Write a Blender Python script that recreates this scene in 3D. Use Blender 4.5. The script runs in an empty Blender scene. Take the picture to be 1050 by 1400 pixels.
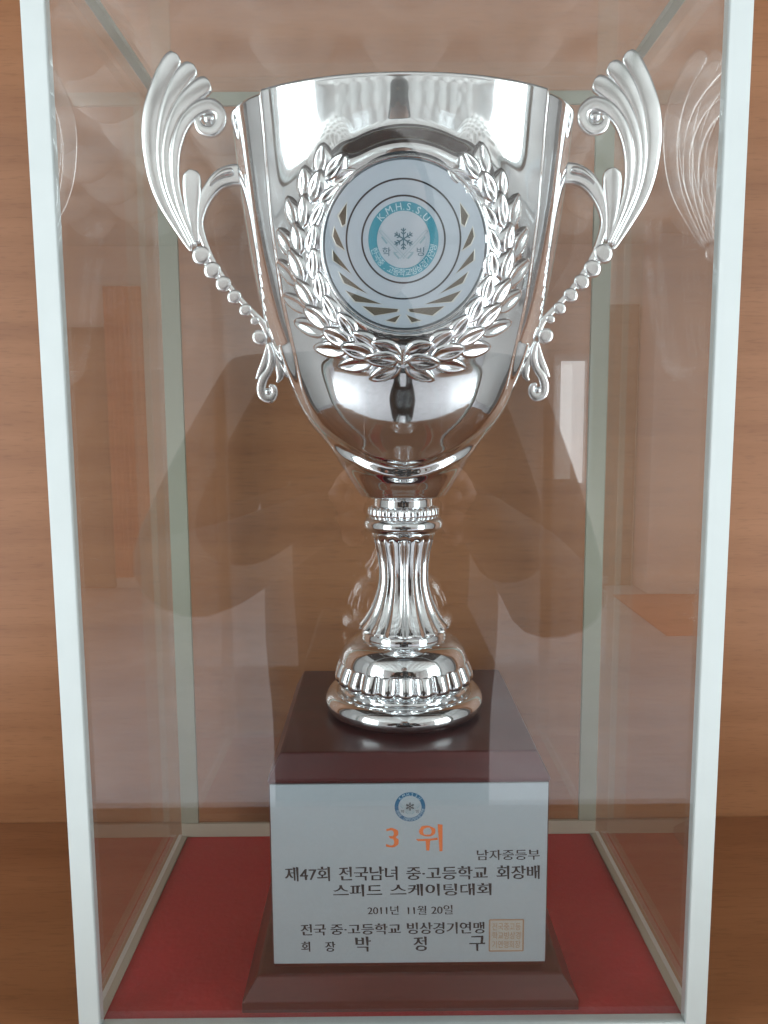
import bpy, bmesh, math, random
import numpy as np
from mathutils import Vector, Matrix

random.seed(7)
scene = bpy.context.scene
COL = scene.collection

# ------------------------------------------------------------------ camera
F_PX, CX, CY = 1052.0, 525.0, 700.0          # photograph is 1050 x 1400
CAM = Vector((0.0, -0.38, 0.325))
pitch, yaw, roll = math.radians(6.78), math.radians(0.27), math.radians(0.35)
fwd = Vector((math.sin(yaw) * math.cos(pitch), math.cos(yaw) * math.cos(pitch), -math.sin(pitch)))
r0 = fwd.cross(Vector((0, 0, 1))).normalized()
u0 = r0.cross(fwd).normalized()
right = r0 * math.cos(roll) - u0 * math.sin(roll)
up = u0 * math.cos(roll) + r0 * math.sin(roll)
cam_data = bpy.data.cameras.new('camera')
cam = bpy.data.objects.new('camera', cam_data)
COL.objects.link(cam)
cam_data.sensor_fit = 'VERTICAL'
cam_data.sensor_height = 36.0
cam_data.lens = F_PX / 1400.0 * 36.0
cam_data.clip_start = 0.005
cam_data.clip_end = 100
rot = Matrix((right, up, -fwd)).transposed()
cam.matrix_world = Matrix.Translation(CAM) @ rot.to_4x4()
scene.camera = cam

# ------------------------------------------------------------------ world, exposure
world = bpy.data.worlds.new('World')
scene.world = world
world.use_nodes = True
world.node_tree.nodes['Background'].inputs[0].default_value = (0.75, 0.85, 1.0, 1)
world.node_tree.nodes['Background'].inputs[1].default_value = 0.25
vs = scene.view_settings
vs.view_transform = 'Standard'
vs.look = 'None'
vs.exposure = -0.12
vs.gamma = 1.0
vs.use_curve_mapping = False
cy = scene.cycles
cy.use_denoising = True
cy.max_bounces = 14
cy.diffuse_bounces = 4
cy.glossy_bounces = 8
cy.transmission_bounces = 8
cy.transparent_max_bounces = 40
cy.caustics_reflective = False
cy.caustics_refractive = False
cy.sample_clamp_indirect = 6.0

# ------------------------------------------------------------------ daylight through the windows of the room
ROOM_X0, ROOM_X1, ROOM_Y0, ROOM_Y1 = -2.5, 2.75, -5.7, 0.42
ROOM_Z0, ROOM_Z1 = -1.0, 1.66
# (centre, size_u horizontal, size_v vertical, wall)
WINDOWS = [
    ((ROOM_X0, -2.20, 0.62), 3.6, 1.8, 'left'),
    ((ROOM_X1, -2.10, 0.62), 3.6, 1.8, 'right'),
    ((1.50, ROOM_Y0, 0.30), 0.20, 0.95, 'rear'),
]
WIN_RADIANCE = 7.6
WALL_ROT = {'left': (math.radians(90), 0, math.radians(-90)),
            'right': (math.radians(90), 0, math.radians(90)),
            'rear': (math.radians(90), 0, math.radians(180))}
WALL_IN = {'left': Vector((1, 0, 0)), 'right': Vector((-1, 0, 0)), 'rear': Vector((0, 1, 0))}
for (c, su, sv, wl) in WINDOWS:
    ld = bpy.data.lights.new('window_daylight', 'AREA')
    ld.shape = 'RECTANGLE'
    ld.size = su
    ld.size_y = sv
    ld.energy = WIN_RADIANCE * math.pi * su * sv * (0.35 if wl == 'rear' else 1.0)
    ld.color = (0.87, 0.955, 1.0)
    lo = bpy.data.objects.new('window_daylight', ld)
    COL.objects.link(lo)
    inn = WALL_IN[wl]
    lo.location = Vector(c) + inn * 0.012
    lo.rotation_euler = inn.to_track_quat('-Z', 'Z').to_euler()

# ------------------------------------------------------------------ pixel helpers (directions only; depth from the things themselves)
def ray(x, y):
    return fwd + right * ((x - CX) / F_PX) + up * ((CY - y) / F_PX)
def at_y(x, y, Y):
    d = ray(x, y)
    return CAM + d * ((Y - CAM.y) / d.y)
def at_plane(x, y, p0, n):
    d = ray(x, y)
    return CAM + d * ((p0 - CAM).dot(n) / d.dot(n))

# ------------------------------------------------------------------ object helpers
def link(name, mesh, mat=None, parent=None):
    o = bpy.data.objects.new(name, mesh)
    COL.objects.link(o)
    if mat is not None and mesh is not None and len(mesh.materials) == 0:
        mesh.materials.append(mat)
    if parent is not None:
        o.parent = parent
        o.matrix_parent_inverse = parent.matrix_world.inverted()
    return o
def empty(name, loc=(0, 0, 0)):
    o = bpy.data.objects.new(name, None)
    COL.objects.link(o)
    o.location = loc
    o.empty_display_size = 0.02
    o.matrix_world = Matrix.Translation(Vector(loc))
    return o
def tag(o, label, cat, group=None):
    o['label'] = label
    o['category'] = cat
    if group:
        o['group'] = group
    return o
def struct(o):
    o['kind'] = 'structure'
    return o
def mesh_from(name, verts, faces, smooth=True, recalc=False):
    me = bpy.data.meshes.new(name)
    me.from_pydata([tuple(v) for v in verts], [], faces)
    if recalc:
        bm = bmesh.new(); bm.from_mesh(me)
        bmesh.ops.recalc_face_normals(bm, faces=bm.faces)
        bm.to_mesh(me); bm.free()
    if smooth:
        me.polygons.foreach_set('use_smooth', [True] * len(me.polygons))
    me.update()
    return me
def box_mesh(name, x0, x1, y0, y1, z0, z1, bevel=0.0, seg=2):
    bm = bmesh.new()
    vs_ = [bm.verts.new((x, y, z)) for z in (z0, z1) for y in (y0, y1) for x in (x0, x1)]
    for f in ((0, 2, 3, 1), (4, 5, 7, 6), (0, 1, 5, 4), (2, 6, 7, 3), (0, 4, 6, 2), (1, 3, 7, 5)):
        bm.faces.new([vs_[i] for i in f])
    if bevel > 0:
        bmesh.ops.bevel(bm, geom=bm.edges[:], offset=bevel, segments=seg, affect='EDGES', profile=0.5)
    bmesh.ops.recalc_face_normals(bm, faces=bm.faces)
    me = bpy.data.meshes.new(name)
    bm.to_mesh(me); bm.free()
    return me
def box(name, b, mat, parent=None, bevel=0.0, seg=2):
    return link(name, box_mesh(name, *b, bevel=bevel, seg=seg), mat, parent)

# ------------------------------------------------------------------ materials
def new_mat(name):
    m = bpy.data.materials.new(name)
    m.use_nodes = True
    nt = m.node_tree
    b = nt.nodes['Principled BSDF']
    return m, nt, b
def plain(name, col, rough=0.5, metal=0.0, noise=0.0, nscale=60.0, bump=0.0, coat=0.0, spec=0.5):
    m, nt, b = new_mat(name)
    b.inputs['Roughness'].default_value = rough
    b.inputs['Metallic'].default_value = metal
    b.inputs['Coat Weight'].default_value = coat
    b.inputs['Specular IOR Level'].default_value = spec
    tc = nt.nodes.new('ShaderNodeTexCoord')
    nz = nt.nodes.new('ShaderNodeTexNoise')
    nz.inputs['Scale'].default_value = nscale
    nz.inputs['Detail'].default_value = 5
    nt.links.new(tc.outputs['Object'], nz.inputs['Vector'])
    rp = nt.nodes.new('ShaderNodeValToRGB')
    c = col
    rp.color_ramp.elements[0].position = 0.3
    rp.color_ramp.elements[1].position = 0.7
    rp.color_ramp.elements[0].color = (c[0] * (1 - noise), c[1] * (1 - noise), c[2] * (1 - noise), 1)
    rp.color_ramp.elements[1].color = (min(1, c[0] * (1 + noise)), min(1, c[1] * (1 + noise)), min(1, c[2] * (1 + noise)), 1)
    nt.links.new(nz.outputs['Fac'], rp.inputs['Fac'])
    nt.links.new(rp.outputs['Color'], b.inputs['Base Color'])
    if bump > 0:
        bp = nt.nodes.new('ShaderNodeBump')
        bp.inputs['Strength'].default_value = bump
        bp.inputs['Distance'].default_value = 0.001
        nt.links.new(nz.outputs['Fac'], bp.inputs['Height'])
        nt.links.new(bp.outputs['Normal'], b.inputs['Normal'])
    return m
def wood(name, dark, mid, light, scale, rough, coat=0.0, pores=0.35, contrast=1.0):
    """horizontal grain along X"""
    m, nt, b = new_mat(name)
    L = nt.links.new
    tc = nt.nodes.new('ShaderNodeTexCoord')
    mp = nt.nodes.new('ShaderNodeMapping')
    mp.inputs['Scale'].default_value = scale
    L(tc.outputs['Object'], mp.inputs['Vector'])
    warp = nt.nodes.new('ShaderNodeTexNoise')
    warp.inputs['Scale'].default_value = 0.35
    warp.inputs['Detail'].default_value = 2
    L(mp.outputs['Vector'], warp.inputs['Vector'])
    ad = nt.nodes.new('ShaderNodeVectorMath'); ad.operation = 'MULTIPLY_ADD'
    ad.inputs[1].default_value = (0.0, 1.2, 1.2)
    L(warp.outputs['Color'], ad.inputs[0]); L(mp.outputs['Vector'], ad.inputs[2])
    n1 = nt.nodes.new('ShaderNodeTexNoise')
    n1.inputs['Scale'].default_value = 1.0; n1.inputs['Detail'].default_value = 6; n1.inputs['Roughness'].default_value = 0.6
    L(ad.outputs[0], n1.inputs['Vector'])
    rp = nt.nodes.new('ShaderNodeValToRGB')
    e = rp.color_ramp.elements
    e[0].position = 0.5 - 0.22 / contrast; e[0].color = (*dark, 1)
    e[1].position = 0.5 + 0.24 / contrast; e[1].color = (*light, 1)
    k = e.new(0.5); k.color = (*mid, 1)
    L(n1.outputs['Fac'], rp.inputs['Fac'])
    # pores: short fine streaks
    mp2 = nt.nodes.new('ShaderNodeMapping')
    mp2.inputs['Scale'].default_value = (scale[0] * 26, scale[1] * 15, scale[2] * 15)
    L(tc.outputs['Object'], mp2.inputs['Vector'])
    n2 = nt.nodes.new('ShaderNodeTexNoise'); n2.inputs['Scale'].default_value = 1.0; n2.inputs['Detail'].default_value = 3
    L(mp2.outputs['Vector'], n2.inputs['Vector'])
    r2 = nt.nodes.new('ShaderNodeValToRGB')
    r2.color_ramp.elements[0].position = 0.32; r2.color_ramp.elements[0].color = (1 - pores, 1 - pores, 1 - pores, 1)
    r2.color_ramp.elements[1].position = 0.46; r2.color_ramp.elements[1].color = (1, 1, 1, 1)
    L(n2.outputs['Fac'], r2.inputs['Fac'])
    mx = nt.nodes.new('ShaderNodeMix'); mx.data_type = 'RGBA'; mx.blend_type = 'MULTIPLY'
    mx.inputs[0].default_value = 1.0
    L(rp.outputs['Color'], mx.inputs[6]); L(r2.outputs['Color'], mx.inputs[7])
    L(mx.outputs[2], b.inputs['Base Color'])
    b.inputs['Roughness'].default_value = rough
    b.inputs['Coat Weight'].default_value = coat
    b.inputs['Coat Roughness'].default_value = 0.08
    bp = nt.nodes.new('ShaderNodeBump'); bp.inputs['Strength'].default_value = 0.05; bp.inputs['Distance'].default_value = 0.0005
    L(n2.outputs['Fac'], bp.inputs['Height']); L(bp.outputs['Normal'], b.inputs['Normal'])
    return m
def glass_mat(name, tint, ior=1.5, smear=0.0):
    m, nt, b = new_mat(name)
    nt.nodes.remove(b)
    L = nt.links.new
    out = nt.nodes['Material Output']
    tr = nt.nodes.new('ShaderNodeBsdfTransparent'); tr.inputs[0].default_value = (*tint, 1)
    gl = nt.nodes.new('ShaderNodeBsdfAnisotropic') if False else nt.nodes.new('ShaderNodeBsdfGlossy')
    gl.inputs['Roughness'].default_value = 0.0
    gl.inputs['Color'].default_value = (1, 1, 1, 1)
    fr = nt.nodes.new('ShaderNodeFresnel')
    ge = nt.nodes.new('ShaderNodeNewGeometry')          # same reflectance on entering and leaving the pane
    mi = nt.nodes.new('ShaderNodeMapRange')
    mi.inputs[3].default_value = ior; mi.inputs[4].default_value = 1.0 / ior
    L(ge.outputs['Backfacing'], mi.inputs[0]); L(mi.outputs[0], fr.inputs['IOR'])
    mx = nt.nodes.new('ShaderNodeMixShader')
    L(fr.outputs[0], mx.inputs[0]); L(tr.outputs[0], mx.inputs[1]); L(gl.outputs[0], mx.inputs[2])
    res = mx
    if smear > 0:       # thin film of dust and wiping marks
        df = nt.nodes.new('ShaderNodeBsdfDiffuse'); df.inputs[0].default_value = (0.8, 0.8, 0.8, 1)
        tc = nt.nodes.new('ShaderNodeTexCoord')
        nz = nt.nodes.new('ShaderNodeTexNoise'); nz.inputs['Scale'].default_value = 9; nz.inputs['Detail'].default_value = 8
        L(tc.outputs['Object'], nz.inputs['Vector'])
        mr = nt.nodes.new('ShaderNodeMapRange')
        mr.inputs[1].default_value = 0.3; mr.inputs[2].default_value = 0.75
        mr.inputs[3].default_value = smear * 0.4; mr.inputs[4].default_value = smear * 1.6
        L(nz.outputs['Fac'], mr.inputs[0])
        m2 = nt.nodes.new('ShaderNodeMixShader')
        L(mr.outputs[0], m2.inputs[0]); L(mx.outputs[0], m2.inputs[1]); L(df.outputs[0], m2.inputs[2])
        res = m2
    L(res.outputs[0], out.inputs['Surface'])
    return m
def edge_mat(name, col, trans):
    """pale green polished glass edge: part see-through, part milky"""
    m, nt, b = new_mat(name)
    L = nt.links.new
    out = nt.nodes['Material Output']
    b.inputs['Base Color'].default_value = (*col, 1)
    b.inputs['Roughness'].default_value = 0.35
    tr = nt.nodes.new('ShaderNodeBsdfTransparent'); tr.inputs[0].default_value = (0.93, 0.97, 0.94, 1)
    mx = nt.nodes.new('ShaderNodeMixShader'); mx.inputs[0].default_value = trans
    L(b.outputs[0], mx.inputs[1]); L(tr.outputs[0], mx.inputs[2]); L(mx.outputs[0], out.inputs['Surface'])
    return m
def chrome_mat(name, col=(0.93, 0.925, 0.915), rough=0.03):
    m, nt, b = new_mat(name)
    L = nt.links.new
    b.inputs['Base Color'].default_value = (*col, 1)
    b.inputs['Metallic'].default_value = 1.0
    tc = nt.nodes.new('ShaderNodeTexCoord')
    nz = nt.nodes.new('ShaderNodeTexNoise'); nz.inputs['Scale'].default_value = 35; nz.inputs['Detail'].default_value = 6
    L(tc.outputs['Object'], nz.inputs['Vector'])
    mr = nt.nodes.new('ShaderNodeMapRange')
    mr.inputs[1].default_value = 0.35; mr.inputs[2].default_value = 0.8
    mr.inputs[3].default_value = rough; mr.inputs[4].default_value = rough + 0.09
    L(nz.outputs['Fac'], mr.inputs[0]); L(mr.outputs[0], b.inputs['Roughness'])
    n2 = nt.nodes.new('ShaderNodeTexNoise'); n2.inputs['Scale'].default_value = 45; n2.inputs['Detail'].default_value = 1
    L(tc.outputs['Object'], n2.inputs['Vector'])
    bp = nt.nodes.new('ShaderNodeBump'); bp.inputs['Strength'].default_value = 0.06; bp.inputs['Distance'].default_value = 0.001
    L(n2.outputs['Fac'], bp.inputs['Height']); L(bp.outputs['Normal'], b.inputs['Normal'])
    return m

M_CHROME = chrome_mat('polished_chrome', (0.80, 0.825, 0.84), 0.03)
M_CAST = chrome_mat('cast_chrome', (0.88, 0.89, 0.89), 0.20)
M_WOODBACK = wood('beech_veneer', (0.290, 0.117, 0.046), (0.350, 0.148, 0.061), (0.405, 0.178, 0.077), (2.4, 20, 44), 0.42, coat=0.0, pores=0.17)
M_WOODSHELF = wood('beech_veneer_shelf', (0.290, 0.117, 0.046), (0.350, 0.148, 0.061), (0.405, 0.178, 0.077), (2.4, 40, 20), 0.38, coat=0.0, pores=0.17)
M_CHERRY = wood('dark_cherry_lacquer', (0.050, 0.008, 0.008), (0.070, 0.011, 0.010), (0.095, 0.015, 0.013), (6, 60, 60), 0.28, coat=0.12, pores=0.15)
M_GLASS = glass_mat('clear_glass', (0.985, 0.99, 0.985))
M_GLASS_F = glass_mat('clear_glass_front', (0.985, 0.99, 0.985), 1.70, smear=0.006)
M_TRIM = plain('white_edge_trim', (0.635, 0.685, 0.67), 0.45, noise=0.02, nscale=30)
M_EDGE = edge_mat('pale_green_glass_edge', (0.47, 0.51, 0.42), 0.42)
M_BEIGE = plain('beige_edge_strip', (0.46, 0.41, 0.32), 0.5, noise=0.04, nscale=40)
M_FELT = plain('red_felt', (0.50, 0.030, 0.036), 0.95, noise=0.07, nscale=300, bump=0.35, spec=0.1)
M_BOARD = plain('white_board', (0.75, 0.77, 0.75), 0.6, noise=0.03)
M_PLATE = plain('satin_silver_plate', (0.43, 0.50, 0.545), 0.30, metal=0.25, noise=0.022, nscale=700)
M_DISC = plain('satin_silver_disc', (0.48, 0.545, 0.61), 0.34, metal=0.25, noise=0.01, nscale=300)
M_INK = plain('black_ink', (0.012, 0.016, 0.022), 0.6, noise=0.0)
M_ORANGE = plain('orange_ink', (0.70, 0.17, 0.045), 0.6, noise=0.0)
M_TEAL = plain('teal_ink', (0.036, 0.25, 0.33), 0.5, noise=0.0)
M_BLUE = plain('blue_ink', (0.014, 0.115, 0.23), 0.5, noise=0.0)
M_GREYTEAL = plain('grey_teal_ink', (0.26, 0.40, 0.46), 0.5, noise=0.0)
M_DARKTEAL = plain('dark_teal_ink', (0.05, 0.15, 0.20), 0.5, noise=0.0)
M_WHITEINK = plain('white_ink', (0.50, 0.62, 0.68), 0.5, noise=0.0)
M_TAN = plain('tan_ink', (0.36, 0.22, 0.14), 0.6, noise=0.0)
M_SEAL = plain('seal_ground', (0.42, 0.40, 0.36), 0.6, noise=0.03, nscale=500)
M_GOLD = plain('dull_gold_recess', (0.13, 0.11, 0.08), 0.45, metal=0.6, noise=0.12, nscale=200)
M_CREAM = plain('pale_relief_edge', (0.62, 0.62, 0.57), 0.35, metal=0.4, noise=0.0)
M_WALL = plain('painted_wall', (0.80, 0.77, 0.75), 0.8, noise=0.03, nscale=3)
M_REARWALL = plain('rear_wall_paint', (0.76, 0.70, 0.67), 0.8, noise=0.05, nscale=2)
M_PANELLING = plain('dark_wood_panelling', (0.060, 0.045, 0.038), 0.5, noise=0.25, nscale=6)
M_ROOMFLOOR = plain('vinyl_floor', (0.62, 0.59, 0.62), 0.4, noise=0.12, nscale=5)
M_CEIL = plain('ceiling_tile_white', (0.74, 0.73, 0.70), 0.85, noise=0.03, nscale=8)
M_DOOR = plain('brown_door', (0.17, 0.09, 0.055), 0.5, noise=0.15, nscale=6)
M_TERRA = plain('terracotta_cloth', (0.72, 0.22, 0.12), 0.85, noise=0.1, nscale=12)
M_WINFRAME = plain('white_window_frame', (0.75, 0.77, 0.78), 0.5)
M_JACKET = plain('dark_jacket', (0.020, 0.018, 0.019), 0.85, noise=0.2, nscale=30)
M_SKIN = plain('skin', (0.48, 0.27, 0.19), 0.55, noise=0.06, nscale=40)
M_HAIR = plain('black_hair', (0.012, 0.010, 0.010), 0.5, noise=0.2, nscale=80)
M_PHONE = plain('dark_phone', (0.02, 0.02, 0.024), 0.25)

# ------------------------------------------------------------------ the setting: cabinet shelf and the room it faces
SHELF_Z = -0.012
CAB_X0, CAB_X1, CAB_Y0, CAB_Y1, CAB_TOP = -0.62, 0.64, -0.262, 0.24, 0.82
struct(box('cabinet_back_panel', (CAB_X0, CAB_X1, CAB_Y1, CAB_Y1 + 0.02, SHELF_Z - 0.02, CAB_TOP), M_WOODBACK))
struct(box('cabinet_shelf', (CAB_X0, CAB_X1, CAB_Y0, CAB_Y1 - 0.0005, SHELF_Z - 0.022, SHELF_Z), M_WOODSHELF, bevel=0.0012))
struct(box('cabinet_top_panel', (CAB_X0, CAB_X1, CAB_Y0, CAB_Y1 + 0.02, CAB_TOP + 0.0005, CAB_TOP + 0.02), M_PANELLING))
struct(box('cabinet_lower_front', (CAB_X0, CAB_X1, CAB_Y0 + 0.02, CAB_Y0 + 0.04, -0.99, SHELF_Z - 0.0225), M_WOODBACK))
for xp in (CAB_X0 + 0.012, CAB_X1 - 0.012):
    struct(box('cabinet_post', (xp - 0.012, xp + 0.012, CAB_Y1 - 0.031, CAB_Y1 - 0.001, SHELF_Z + 0.0005, CAB_TOP), M_WOODBACK))

struct(box('room_floor', (ROOM_X0 - 0.1, ROOM_X1 + 0.1, ROOM_Y0 - 0.1, ROOM_Y1 + 0.1, ROOM_Z0 - 0.1, ROOM_Z0), M_ROOMFLOOR))
ceil = struct(box('room_ceiling', (ROOM_X0 - 0.1, ROOM_X1 + 0.1, ROOM_Y0 - 0.1, ROOM_Y1 + 0.1, ROOM_Z1, ROOM_Z1 + 0.1), M_CEIL))
struct(box('room_wall', (ROOM_X0 - 0.1, ROOM_X0, ROOM_Y0 - 0.1, ROOM_Y1 + 0.1, ROOM_Z0 + 0.001, ROOM_Z1 - 0.001), M_WALL))
struct(box('room_wall', (ROOM_X1, ROOM_X1 + 0.1, ROOM_Y0 - 0.1, ROOM_Y1 + 0.1, ROOM_Z0 + 0.001, ROOM_Z1 - 0.001), M_WALL))
struct(box('room_wall', (ROOM_X0 + 0.001, ROOM_X1 - 0.001, ROOM_Y0 - 0.1, ROOM_Y0, ROOM_Z0 + 0.001, ROOM_Z1 - 0.001), M_REARWALL))
struct(box('room_wall', (ROOM_X0 + 0.001, ROOM_X1 - 0.001, ROOM_Y1, ROOM_Y1 + 0.1, ROOM_Z0 + 0.001, ROOM_Z1 - 0.001), M_PANELLING))
# ceiling tiles with round domes, seen only as reflections in the glass
def tile_mesh():
    V, Fc = [], []
    n, R, s = 24, 0.155, 0.1996
    prof = [(0.0, 0.05), (0.06, 0.045), (0.11, 0.03), (0.145, 0.008), (R, 0.012)]
    V.append((0, 0, -0.012 + 0.05))
    for (r, h) in prof[1:]:
        for i in range(n):
            a = 2 * math.pi * i / n
            V.append((r * math.cos(a), r * math.sin(a), -0.012 + h - (0.012 if r == R else 0)))
    k = len(V)
    for i in range(n):
        a = 2 * math.pi * i / n
        m = max(abs(math.cos(a)), abs(math.sin(a)))
        V.append((s * math.cos(a) / m, s * math.sin(a) / m, -0.012))
    for i in range(n):
        j = (i + 1) % n
        Fc.append((0, 1 + j, 1 + i))
        for q in range(len(prof) - 1):
            b0, b1 = 1 + q * n, 1 + (q + 1) * n
            Fc.append((b0 + i, b0 + j, b1 + j, b1 + i))
    # domes hang down into the room
    V = [(x, y, -0.012 - (z + 0.012) * 2.2) for x, y, z in V]
    return mesh_from('ceiling_tile', V, Fc, True)
tm = tile_mesh()
tm.materials.append(M_CEIL)
for i in range(-5, 6):
    for j in range(11):
        o = link('ceiling_tile', tm, None, ceil)
        o.location = (0.1 + i * 0.4, -0.9 - j * 0.4, ROOM_Z1 - 0.002)

# ------------------------------------------------------------------ numeric description of the trophy
Y_AX = 0.098
X_AX = at_y(552, 900, Y_AX).x
def prof(y, hw):
    """silhouette pixel row and half width on the trophy axis -> (radius, z)"""
    p = at_y(552, y, Y_AX)
    d = (p - CAM).dot(fwd)
    return (hw * d / F_PX, p.z)

bowl_px = [(168, 233), (180, 231), (223, 226), (270, 220), (318, 213), (365, 205), (413, 195), (450, 185.5), (485, 173), (512, 161), (537, 149),
           (560, 138.5), (580, 126), (597, 111.5), (608, 101), (625, 91.5), (639, 82.5), (655, 72.5), (668, 64.5), (677, 59), (677.6, 53)]
bz = np.array([prof(y, h)[1] for y, h in bowl_px])[::-1]
ba = np.array([prof(y, h)[0] for y, h in bowl_px])[::-1]
Z_RIM, Z_BOT = bz[-1], bz[0]
def smooth_interp(z):
    z = np.asarray(z, float)
    e = 0.0025
    return (np.interp(z - 2 * e, bz, ba) + 2 * np.interp(z - e, bz, ba) + 3 * np.interp(z, bz, ba) + 2 * np.interp(z + e, bz, ba) + np.interp(z + 2 * e, bz, ba)) / 9.0
def bowl_a(z): return smooth_interp(z)
def bowl_b(z):
    t = np.clip((np.asarray(z, float) - Z_BOT) / (Z_RIM - Z_BOT), 0, 1)
    k = 0.90 + (0.60 - 0.90) * np.clip(t * 1.35, 0, 1) ** 0.8
    return bowl_a(z) * k
def sstep(a, b, x):
    t = np.clip((x - a) / (b - a), 0, 1)
    return t * t * (3 - 2 * t)
def base_front_y(dx, z):
    q = np.clip(1 - (np.asarray(dx) / bowl_a(z)) ** 2, 0.0, 1)
    return Y_AX - bowl_b(z) * np.sqrt(q)
def hit_front(x, y, fn, it=30):
    Y = Y_AX - 0.05
    for _ in range(it):
        p = at_y(x, y, Y)
        Y = 0.5 * Y + 0.5 * float(fn(p.x - X_AX, p.z))
    return at_y(x, y, Y)

# medallion plane
MC = hit_front(553, 338, base_front_y)
MED_N = Vector((0, -math.cos(math.radians(6)), -math.sin(math.radians(6))))
MED_U = Vector((0, -math.sin(math.radians(6)), math.cos(math.radians(6))))
MED_R = Vector((1, 0, 0))
MED_RAD = 107.5 * (MC - CAM).dot(fwd) / F_PX
MC = MC + MED_N * 0.0072

# outline of the front shield panel, in (|dx|, z)
panel_px = [(120, 196), (170, 191), (300, 180), (413, 163), (485, 147), (537, 136), (567, 123), (585, 110), (600, 92), (614, 72), (627, 46), (635, 22), (638, 0)]
pan = []
for (y, h) in panel_px:
    p = hit_front(551 - h, y, base_front_y)
    pan.append((abs(p.x - X_AX), p.z))
pan = np.array(pan)
def panel_sd(dx, z):
    """signed distance to the shield outline, positive inside"""
    px = np.abs(np.asarray(dx, float)); pz = np.asarray(z, float)
    best = np.full(px.shape, 1e9)
    for i in range(len(pan) - 1):
        ax, az = pan[i]; bx, bzz = pan[i + 1]
        ex, ez = bx - ax, bzz - az
        t = np.clip(((px - ax) * ex + (pz - az) * ez) / (ex * ex + ez * ez), 0, 1)
        best = np.minimum(best, np.hypot(px - ax - t * ex, pz - az - t * ez))
    xb = np.interp(pz, pan[::-1, 1], pan[::-1, 0], left=-1)
    return np.where(px < xb, best, -best)
WX, WZ = (142 * 0.424 / F_PX), (150 * 0.43 / F_PX)
def bump(dx, z, front=True):
    sd = panel_sd(dx, z)
    o = 0.0038 * sstep(-0.0012, 0.0034, sd)
    o = o + 0.0021 * sstep(1.02, 0.88, np.abs(dx) / bowl_a(z)) * np.exp(-((sd + 0.0062) / 0.0030) ** 2) * (np.asarray(z) < Z_BOT + 0.09)
    if front:
        rr = np.hypot((np.asarray(dx)) / 1.0, (np.asarray(z) - MC.z) / 1.03) / MED_RAD
        o = o + 0.0070 * sstep(1.48, 1.10, rr)
        w = np.hypot(np.asarray(dx) / WX, (np.asarray(z) - MC.z) / WZ)
        ang = np.arctan2(np.asarray(z) - MC.z, np.abs(dx))
        o = o + 0.0026 * np.exp(-((w - 1.0) / 0.15) ** 2) * sstep(1.15, 0.95, ang)
    return o
def seat(dx, z, y):
    # flat seat behind the medallion disc
    rr = np.hypot(np.asarray(dx), np.asarray(z) - MC.z) / MED_RAD
    yp = MC.y + (np.asarray(z) - MC.z) * (MED_U.y / MED_U.z) + 0.0022
    k = sstep(1.09, 1.03, rr)
    return y * (1 - k) + np.maximum(y, yp) * k
def front_y(dx, z):
    return seat(dx, z, base_front_y(dx, z) - bump(dx, z))

# ------------------------------------------------------------------ trophy
BASE_TOP = prof(965.5, 90)[1]
trophy = empty('trophy', (X_AX, Y_AX, 0.0))
tag(trophy, 'silver two-handled trophy cup with laurel wreath on a dark cherry wooden base', 'trophy')

def build_bowl():
    nu, nv = 440, 250
    zs = np.linspace(Z_BOT, Z_RIM, nv)
    th = np.linspace(0, 2 * np.pi, nu, endpoint=False)
    V, Fc = [], []
    T, ZZ = np.meshgrid(th, zs)
    A, B = bowl_a(ZZ), bowl_b(ZZ)
    dx, dy = A * np.cos(T), B * np.sin(T)
    nx, ny = np.cos(T) / A, np.sin(T) / B
    ln = np.hypot(nx, ny); nx /= ln; ny /= ln
    off = np.where(dy < 0, bump(dx, ZZ, True), bump(dx, ZZ, False))
    # fade at the ends of the profile so rim and foot stay closed curves
    X = X_AX + dx + nx * off; Y = Y_AX + dy + ny * off
    Y = np.where(dy < 0, seat(X - X_AX, ZZ, Y), Y)
    V = np.stack([X, Y, ZZ], -1).reshape(-1, 3).tolist()
    for j in range(nv - 1):
        for i in range(nu):
            k = (i + 1) % nu
            Fc.append((j * nu + i, j * nu + k, (j + 1) * nu + k, (j + 1) * nu + i))
    top = (nv - 1) * nu
    # rolled rim and inner wall
    last = top
    ring = np.stack([X[-1], Y[-1]], -1)
    nr = np.stack([nx[-1], ny[-1]], -1)
    steps = [(0.0002, 0.0012), (-0.0006, 0.0019), (-0.0014, 0.0014), (-0.0018, 0.0)]
    for (o_, dz) in steps:
        st = len(V)
        q = ring + nr * o_
        V += [[q[i, 0], q[i, 1], Z_RIM + dz] for i in range(nu)]
        for i in range(nu):
            k = (i + 1) % nu
            Fc.append((last + i, last + k, st + k, st + i))
        last = st
    for zz in np.linspace(Z_RIM - 0.01, Z_BOT + 0.012, 18):
        st = len(V)
        a_, b_ = float(bowl_a(zz)) - 0.0018, float(bowl_b(zz)) - 0.0018
        V += [[X_AX + a_ * math.cos(t), Y_AX + b_ * math.sin(t), zz] for t in th]
        for i in range(nu):
            k = (i + 1) % nu
            Fc.append((last + i, last + k, st + k, st + i))
        last = st
    V.append([X_AX, Y_AX, Z_BOT + 0.011]); c = len(V) - 1
    for i in range(nu):
        Fc.append((last + i, last + (i + 1) % nu, c))
    V.append([X_AX, Y_AX, Z_BOT - 0.001]); c = len(V) - 1
    for i in range(nu):
        Fc.append((i, c, (i + 1) % nu))
    return mesh_from('bowl', V, Fc, True)
link('bowl', build_bowl(), M_CHROME, trophy)

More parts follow.
